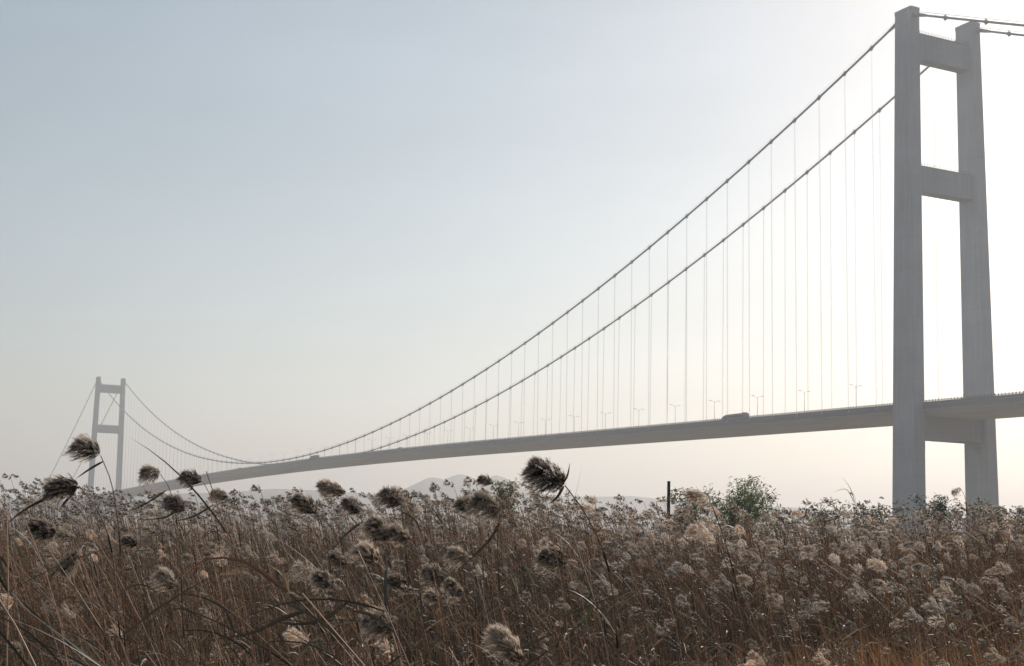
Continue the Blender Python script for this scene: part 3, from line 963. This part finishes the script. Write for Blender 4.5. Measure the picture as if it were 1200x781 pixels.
H('reed with an olive-tinged pale plume leaning over a dark leaf at the left', 11.0, [((217, 600), (196, 572), .95)], [(217, 600), (224, 625), (232, 690), (236, 800)],
  [([(214, 588), (196, 606), (160, 610)], .012, GN)], 6)
H('reed with a dark droopy plume near the left edge under the darkest plume', 8.5, [((65, 628), (28, 604), 1.0)], [(65, 628), (86, 658), (110, 712), (128, 800)], [([(84, 655), (60, 676), (48, 705)], .010, DK)], 7)
H('reed with a plume hanging down at the left edge among dark crossing stems', 8.8, [((92, 648), (60, 672), .9)], [(92, 648), (100, 640), (112, 668), (122, 730), (126, 800)], (), 8)
H('reed with a small round plume between the two tallest stems at the left', 14.0, [((161, 640), (144, 622), 1.1)], [(161, 640), (167, 664), (170, 730), (172, 800)], (), 9)
H('reed with a plume half hidden behind crossed dark leaves at the lower left', 11.0, [((205, 690), (184, 660), .9)], [(205, 690), (213, 720), (220, 800)], [([(208, 700), (180, 716), (150, 742)], .009, DK)], 10)
H('reed with a lean pale plume in front of the low hazy ridge', 11.0, [((373, 603), (344, 569), .8)], [(373, 603), (381, 630), (390, 690), (395, 800)], (), 11)
H('reed with a long plume split in two tufts, left of the round black plume', 10.0, [((406, 580), (366, 556), .75), ((422, 602), (402, 576), .8)], [(422, 602), (428, 628), (434, 690), (438, 800)], [([(424, 612), (404, 628), (384, 652)], .009, DK)], 12)
H('reed with an upright round black plume left of the hills', 9.5, [((470, 594), (452, 562), 1.15)], [(470, 594), (474, 622), (478, 690), (480, 800)], [([(472, 600), (488, 612), (496, 634)], .008, DK)], 13)
H('reed with two dark blunt plumes side by side in the left middle', 8.6, [((458, 632), (428, 598), 1.05), ((481, 636), (455, 608), .9)], [(481, 636), (488, 664), (496, 730), (500, 800)], (), 14)
H('reed with a dark-centred plume left of the twin blunt plumes', 9.5, [((443, 662), (420, 628), 1.1)], [(443, 662), (450, 694), (457, 750), (460, 800)], (), 15)
H('reed with a dusky plume in front of the hill foot, lowest of three together', 11.5, [((560, 598), (534, 577), 1.05)], [(560, 598), (564, 626), (567, 700), (568, 800)], (), 16)
H('reed with a wide tan plume covering the right half of the hills', 9.8, [((586, 602), (548, 572), .85), ((578, 567), (560, 553), 1.0)], [(586, 602), (583, 640), (586, 710), (590, 800)], [([(585, 612), (574, 634), (552, 652)], .009, DK), ([(584, 620), (560, 648), (535, 668)], .010, DK)], 17)
H('reed with a backlit round plume and glowing rim below the tallest plume', 9.0, [((666, 660), (632, 634), 1.15)], [(666, 660), (690, 688), (708, 736), (718, 800)], [([(694, 694), (682, 716), (668, 730)], .008, DK)], 18)
H('reed with the biggest low plume at the bottom middle edge', 5.0, [((612, 778), (574, 716), .78)], [(612, 778), (618, 800), (622, 830)], (), 19)
H('reed with a pair of dark tufts stepping down left of the backlit round plume', 9.6, [((522, 682), (496, 654), .9), ((542, 698), (520, 672), .9)], [(542, 698), (552, 726), (560, 800)], (), 20)
H('reed with a brown bushy plume low in the left middle', 10.5, [((392, 688), (364, 664), 1.0)], [(392, 688), (400, 716), (408, 800)], (), 21)
H('reed with a small black plume under the pair of stepping tufts', 12.0, [((516, 704), (498, 688), 1.1)], [(516, 704), (522, 730), (526, 800)], (), 22)
H('reed with a soft brown plume left of the pair of stepping tufts', 11.5, [((478, 690), (455, 666), .95)], [(478, 690), (485, 716), (490, 800)], (), 23)
H('reed with a pale flat plume just left of the backlit round plume', 11.0, [((549, 656), (519, 640), .9)], [(549, 656), (556, 684), (560, 800)], (), 24)
H('reed with a tall pale plume left of the green willow bush', 10.5, [((834, 592), (804, 564), .85)], [(834, 592), (846, 624), (864, 690), (884, 800)], (), 25, True, PALE_LIB)
H('reed with a broad straw-pale plume below the slim dark post', 8.6, [((840, 636), (802, 608), .62)], [(840, 636), (852, 664), (866, 720), (876, 800)], (), 26, True, PALE_LIB)
H('reed with a grey woolly plume low in front, left of the bottom middle plume', 7.2, [((468, 738), (420, 708), .85)], [(468, 738), (482, 764), (494, 810)], (), 27)
H('reed with a tiny dark plume flying clear between the tower legs', 22.0, [((1126, 573), (1111, 578), 1.0)], [(1126, 573), (1131, 584), (1134, 610), (1136, 700)], (), 28, False)
H('reed with a leaning brown plume lower left of the twin blunt plumes', 12.5, [((408, 665), (386, 640), .9)], [(408, 665), (414, 690), (418, 800)], (), 29)
H('reed with arching rusty broken leaves at the lower left', 6.0, [((352, 706), (338, 690), .5)], [(352, 706), (372, 730), (398, 790)],
  [([(352, 706), (318, 680), (284, 658), (240, 656), (212, 682)], .009, RU), ([(342, 700), (300, 668), (262, 662)], .011, ST), ([(360, 716), (330, 726), (296, 742), (248, 750)], .011, DK),
   ([(338, 694), (330, 672), (310, 660)], .010, ST)], 30)
H('reed with dark bent leaves crossing low at the left middle', 6.5, [((405, 690), (392, 676), .6)], [(405, 690), (416, 720), (430, 800)],
  [([(410, 704), (380, 726), (350, 732), (316, 728)], .012, DK), ([(414, 716), (440, 724), (470, 748)], .010, DK)], 31)
H('reed with a long plain stem rising against the sky left of the big tower', 30.0, [((1001, 580), (994, 576), .5)], [(1001, 580), (1003, 600), (1004, 700)],
  [([(1002, 590), (996, 572), (986, 558)], .010, (.16, .12, .07)), ([(1002, 592), (992, 574), (976, 577)], .010, (.16, .12, .07))], 32, False)
H('reed with a white-tipped broken stem end right of the backlit round plume', 9.0, [((694, 690), (687, 690), .5)], [(694, 690), (706, 716), (716, 800)], [([(700, 702), (684, 728), (668, 742)], .009, GN)], 33)
PALE = [(893, 662, 870, 641), (884, 684, 864, 668), (1006, 648, 984, 632), (1040, 668, 1018, 650), (1048, 694, 1026, 676), (1088, 668, 1068, 656), (1118, 700, 1098, 682),
        (1152, 696, 1132, 680), (1186, 672, 1166, 656), (960, 650, 942, 634), (942, 606, 928, 596), (1020, 628, 1008, 616), (1064, 712, 1046, 696), (920, 706, 900, 690)]
WHERE = ['right of the broad straw-pale plume', 'lower right of the broad straw-pale plume', 'below the willow bush, highest pale plume there', 'left of the tower foot', 'low left of the tower foot',
         'straight under the near tower leg', 'low under the gap between the tower legs', 'low under the right tower leg', 'near the right edge of the photo', 'between the willow bush and the tower',
         'just right of the willow bush', 'close left of the tower foot', 'lowest of the pale plumes under the tower', 'low in the right middle among rusty grass']
for i, (bu, bv, tu, tv) in enumerate(PALE):
    px = math.hypot(bu - tu, bv - tv)
    H('reed with a small straw-pale plume ' + WHERE[i], .27 * 1680 / px, [((bu, bv), (tu, tv), .9)], [(bu, bv), (bu + 8, bv + 24), (bu + 14, bv + 80)], (), 40 + i, False, PALE_LIB)


def place_common_reeds(n):
    g = np.random.default_rng(5)
    protos, dark = [], []
    for i in range(12):
        c = reed_curve(1.0, g.uniform(.08, .42), 300 + i, 10)
        sp = Soup(); sp.quads(stem_tube(c, .0019, .0010, 5), C_STEM * g.uniform(.6, 1.2))
        stem = sp.mesh('stem', M_reed_one)
        lv = []
        for _ in range(3):
            q = g.integers(3, 9)
            sp = Soup(); sp.quads(leaf_strip(random_leaf(c[q], g, g.uniform(.13, .24), g.uniform(.2, 1.2), k=7), g.uniform(.003, .0055), np.array([g.normal(0, .4), -.6, .8])), C_LEAF * g.uniform(.6, 1.4))
            lv.append(sp.mesh('leaf', M_reed_one))
        dl = []
        for _ in range(4):
            q = g.integers(3, 9)
            sp = Soup(); sp.quads(leaf_strip(random_leaf(c[q], g, g.uniform(.16, .30), g.uniform(0, .55), k=7), g.uniform(.002, .0038), np.array([g.normal(0, .4), -.6, .8])), np.array([.075, .06, .038]) * g.uniform(.6, 1.5))
            dl.append(sp.mesh('leaf', M_reed_one))
        dark.append(dl)
        d = unit(c[-1] - c[-2]) + np.array([-.6, g.normal(0, .35), g.uniform(-.9, .2)])
        protos.append((c, stem, lv, unit(d)))
    first = {}
    for i in range(n):
        bare = i < 105
        if bare:
            d = math.sqrt(g.uniform(4.6 ** 2, 9 ** 2)); a = g.uniform(-.37, .06) if i < 84 else g.uniform(0, .37)
        else:
            a = g.uniform(-.36, .36); d = math.sqrt(g.uniform((6.5 if a < .03 else 13.5) ** 2, 23 ** 2))
        x, y = d * math.sin(a), d * math.cos(a)
        tz = float(top_z(np.array(x), np.array(y))); gz = float(ground_z(np.array(x), np.array(y)))
        h = (tz - gz) * float(np.clip(g.normal(1.03, .13), .75, 1.32))
        if bare: h *= (1.28 if i < 84 else 1.0)
        v = int(g.integers(0, len(protos)))
        c, stem, lv, pd = protos[v]
        key = (v, bare)
        if key not in first:
            if bare:
                t = thing('reed', 'dark leafy reed without a plume among the crossing stems near the front', 'reed', group='bare leafy reeds near the front')
            else:
                t = thing('reed', 'dry brown reed with a fluffy plume, one of the many crowding the marsh', 'reed', group='ordinary reeds of the reed bed')
            o = link(bpy.data.objects.new('stem', stem)); o.parent = t
            for m_ in (dark[v] if bare else lv):
                o = link(bpy.data.objects.new('leaf', m_)); o.parent = t
            if not bare:
                L = g.uniform(.085, .12)
                add_plume(t, c[-1], c[-1] + pd * L, SMALL[v % len(SMALL)], g.uniform(.8, 1.15))
            first[key] = t
        else:
            src = first[key]
            t = src.copy(); COL.objects.link(t)
            for ch in src.children:
                k = ch.copy(); COL.objects.link(k); k.parent = t
                if ch.name.startswith('plume'):
                    k.data = (SMALL + PALE_LIB)[int(g.integers(0, len(SMALL) + 4))]
                    k.matrix_local = ch.matrix_local @ Matrix.Scale(float(g.uniform(.8, 1.2)), 4)
        t.location = (x, y, gz); t.rotation_euler = (float(g.normal(0, .06)), float(g.normal(-.06, .12) if not bare else g.normal(-.05, .3)), float(g.normal(0, .5))); t.scale = (h, h, h)


place_common_reeds(300 - 49)

# ------------------------------------------------------------------ bushes beyond the reeds
def bush(label, u, v_top, width_px, dist, seed, col, height=None, spiky=False, name='bush', dens=1.0):
    g = np.random.default_rng(seed)
    top = at_array(u, v_top, dist)
    w = width_px / FPX * dist / 2
    gz = float(ground_z(np.array(top[0]), np.array(top[1])))
    h = top[2] - gz
    t = thing(name, label, 'bush' if name == 'bush' else 'tree', (top[0], top[1], gz), 0, 'bushes behind the reed bed')
    mb = MB()
    tips = []
    ns = 5
    for i in range(ns):
        a = 2 * math.pi * (i + g.uniform(-.3, .3)) / ns; sp_ = g.uniform(.25, .75)
        p = [(0.05 * math.cos(a), .05 * math.sin(a), -.05)]
        for q in (.3, .6, .9):
            p.append((w * sp_ * q * math.cos(a) + g.normal(0, .05), w * sp_ * q * math.sin(a) + g.normal(0, .05), h * (.25 + .68 * q) * g.uniform(.88, 1.0)))
        mb.tube(p, [.06, .045, .03, .012], 6)
        for q in (1, 2, 3): tips.append(np.array(p[q]))
        for q in (1, 2, 3):
            for _ in range(2):
                b = np.array(p[q]); e = b + np.array([g.normal(0, w * .4), g.normal(0, w * .4), g.uniform(0, .18) * h])
                e[2] = min(e[2], h)
                mb.tube([tuple(b), tuple((b + e) / 2 + [0, 0, .05]), tuple(e)], [.018, .012, .005], 4); tips.append(e)
    mb.build('trunk', M_bark, t)
    sp = Soup()
    n = int(5200 * dens)
    tips = np.array(tips)
    c = tips[g.integers(0, len(tips), n)] + g.normal(0, 1, (n, 3)) * np.array([w * .2, w * .2, h * .06])
    q = (c[:, 2] / h)
    keep = (q < 1.04) & (q > .25)
    c = c[keep]; n = len(c)
    d = unit(np.stack([g.normal(-.35, .6, n), g.normal(0, .6, n), g.normal(.05 if spiky else -.5, .55, n)], 1))
    L = g.uniform(.12, .30, (n, 1)) * (1.0 if dist > 60 else .75)
    sd = unit(np.cross(d, unit(g.normal(0, 1, (n, 3))))) * L * .11
    Q = np.stack([c, c + d * L * .5 + sd, c + d * L, c + d * L * .5 - sd], 1)
    sp.quads(Q, np.asarray(col) * g.uniform(.55, 1.5, (n, 1)) + g.normal(0, .006, (n, 3)).clip(-.01, .01))
    o = link(bpy.data.objects.new('crown', sp.mesh('crown', M_leaf))); o.parent = t
    return t


bush('green willow bush with wispy ragged top left of the big tower', 872, 564, 70, 70, 61, (.17, .195, .085), dens=1.2)
bush('small yellow-green bush behind the tan plume at the hill foot', 592, 566, 30, 75, 62, (.20, .205, .085), dens=.7)
bush('dark blue-green bush in the gap between the tower legs', 1102, 584, 36, 60, 63, (.05, .08, .055), dens=1.0)
bush('grey-green feathery bush at the foot of the right tower leg', 1160, 592, 50, 62, 64, (.13, .15, .085), spiky=True, dens=.5)
bush('low olive bush just left of the big tower foot', 1024, 593, 46, 66, 65, (.13, .125, .075), spiky=True, dens=.35)
bush('pale green low bush between the tall pale plume and the slim post', 806, 576, 36, 72, 66, (.16, .18, .095), dens=.6)
bush('tiny pale green bush left of the hills beyond the reeds', 482, 582, 26, 80, 67, (.16, .18, .10), dens=.5)
bush('brownish green bush at the right edge beyond the reeds', 1200, 598, 36, 60, 68, (.11, .12, .07), dens=.5)
bush('wispy olive bush between the willow bush and the tower', 972, 590, 50, 68, 69, (.13, .12, .07), spiky=True, dens=.3)

# slim post standing in the reeds
pz = at_array(783.5, 565, 58)
gz = float(ground_z(np.array(pz[0]), np.array(pz[1])))
po = thing('post', 'slim dark green post standing alone above the reeds', 'post', (pz[0], pz[1], gz), 0)
mb = MB(); hh = pz[2] - gz
mb.tube([(0, 0, -.2), (0, 0, hh * .5), (0.01, 0, hh)], [.075, .07, .065], 10); mb.build('shaft', M_post, po)
mb = MB(); mb.tube([(0.01, 0, hh), (.01, 0, hh + .03)], [.08, .06], 10); mb.build('cap', M_post, po)

# ------------------------------------------------------------------ air
def make_haze():
    mb = MB(); mb.box(-9000, 9000, -9000, 9200, -1.6, 372)
    m, nt, out = new_mat('haze')
    pv = nt.nodes.new('ShaderNodeVolumePrincipled')
    pv.inputs['Color'].default_value = (0.87, 0.855, 0.865, 1)
    pv.inputs['Density'].default_value = 0.00034
    pv.inputs['Anisotropy'].default_value = 0.33
    nt.links.new(pv.outputs['Volume'], out.inputs['Volume'])
    o = mb.build('haze', m); tag(o, 'thin pale haze over marsh and river', 'haze', kind='stuff')


make_haze()

# ------------------------------------------------------------------ light, sky, camera
SUN_EL, SUN_AZ = math.radians(20.5), math.radians(31.0)     # azimuth: to the right of straight ahead
w = bpy.data.worlds.new('World'); scene.world = w; w.use_nodes = True
nt = w.node_tree
bg = nt.nodes['Background']
sky = nt.nodes.new('ShaderNodeTexSky'); sky.sky_type = 'NISHITA'; sky.sun_disc = False
sky.sun_elevation = SUN_EL; sky.sun_rotation = SUN_AZ
sky.air_density = 1.05; sky.dust_density = 0.8; sky.ozone_density = 1.0; sky.altitude = 0
tcw = nt.nodes.new('ShaderNodeTexCoord'); mpw = nt.nodes.new('ShaderNodeMapping'); mpw.inputs['Scale'].default_value = (1.2, 1.2, 5.0); mpw.inputs['Rotation'].default_value = (0.15, 0.2, 0)
nzw = nt.nodes.new('ShaderNodeTexNoise'); nzw.inputs['Scale'].default_value = 2.2; nzw.inputs['Detail'].default_value = 5; nzw.inputs['Roughness'].default_value = .5
mrw = nt.nodes.new('ShaderNodeMapRange'); mrw.inputs['From Min'].default_value = .25; mrw.inputs['From Max'].default_value = .75
mrw.inputs['To Min'].default_value = .93; mrw.inputs['To Max'].default_value = 1.09
vmw = nt.nodes.new('ShaderNodeVectorMath'); vmw.operation = 'SCALE'
nt.links.new(tcw.outputs['Generated'], mpw.inputs['Vector']); nt.links.new(mpw.outputs['Vector'], nzw.inputs['Vector']); nt.links.new(nzw.outputs['Fac'], mrw.inputs['Value'])
hsw = nt.nodes.new('ShaderNodeHueSaturation'); hsw.inputs['Saturation'].default_value = .80; hsw.inputs['Hue'].default_value = .484
nt.links.new(sky.outputs['Color'], hsw.inputs['Color']); nt.links.new(hsw.outputs['Color'], vmw.inputs[0]); nt.links.new(mrw.outputs['Result'], vmw.inputs['Scale'])
nt.links.new(vmw.outputs['Vector'], bg.inputs['Color']); bg.inputs['Strength'].default_value = 0.096
sl = bpy.data.lights.new('sun', 'SUN'); sl.energy = 5.0; sl.angle = math.radians(0.6); sl.color = (1, .925, .83)
so = link(bpy.data.objects.new('sun', sl))
sd = Vector((math.sin(SUN_AZ) * math.cos(SUN_EL), math.cos(SUN_AZ) * math.cos(SUN_EL), math.sin(SUN_EL)))
so.rotation_euler = (-sd).to_track_quat('-Z', 'Y').to_euler(); so.location = sd * 300

cam = bpy.data.cameras.new('camera'); co = link(bpy.data.objects.new('camera', cam))
cam.sensor_width = 36; cam.lens = FPX / 1200 * 36; cam.shift_y = SHY / 1200
cam.clip_start = 0.1; cam.clip_end = 30000
co.matrix_world = Matrix.Translation((0, 0, EYE)) @ Matrix.Rotation(math.pi / 2 + PITCH, 4, 'X') @ Matrix.Rotation(ROLL, 4, 'Z')
scene.camera = co

scene.view_settings.view_transform = 'Standard'; scene.view_settings.look = 'None'
scene.view_settings.exposure = 0.10; scene.view_settings.gamma = 1.0
scene.view_settings.use_curve_mapping = False
scene.render.engine = 'CYCLES'
scene.cycles.max_bounces = 6; scene.cycles.volume_bounces = 0
scene.cycles.transmission_bounces = 4; scene.cycles.diffuse_bounces = 3
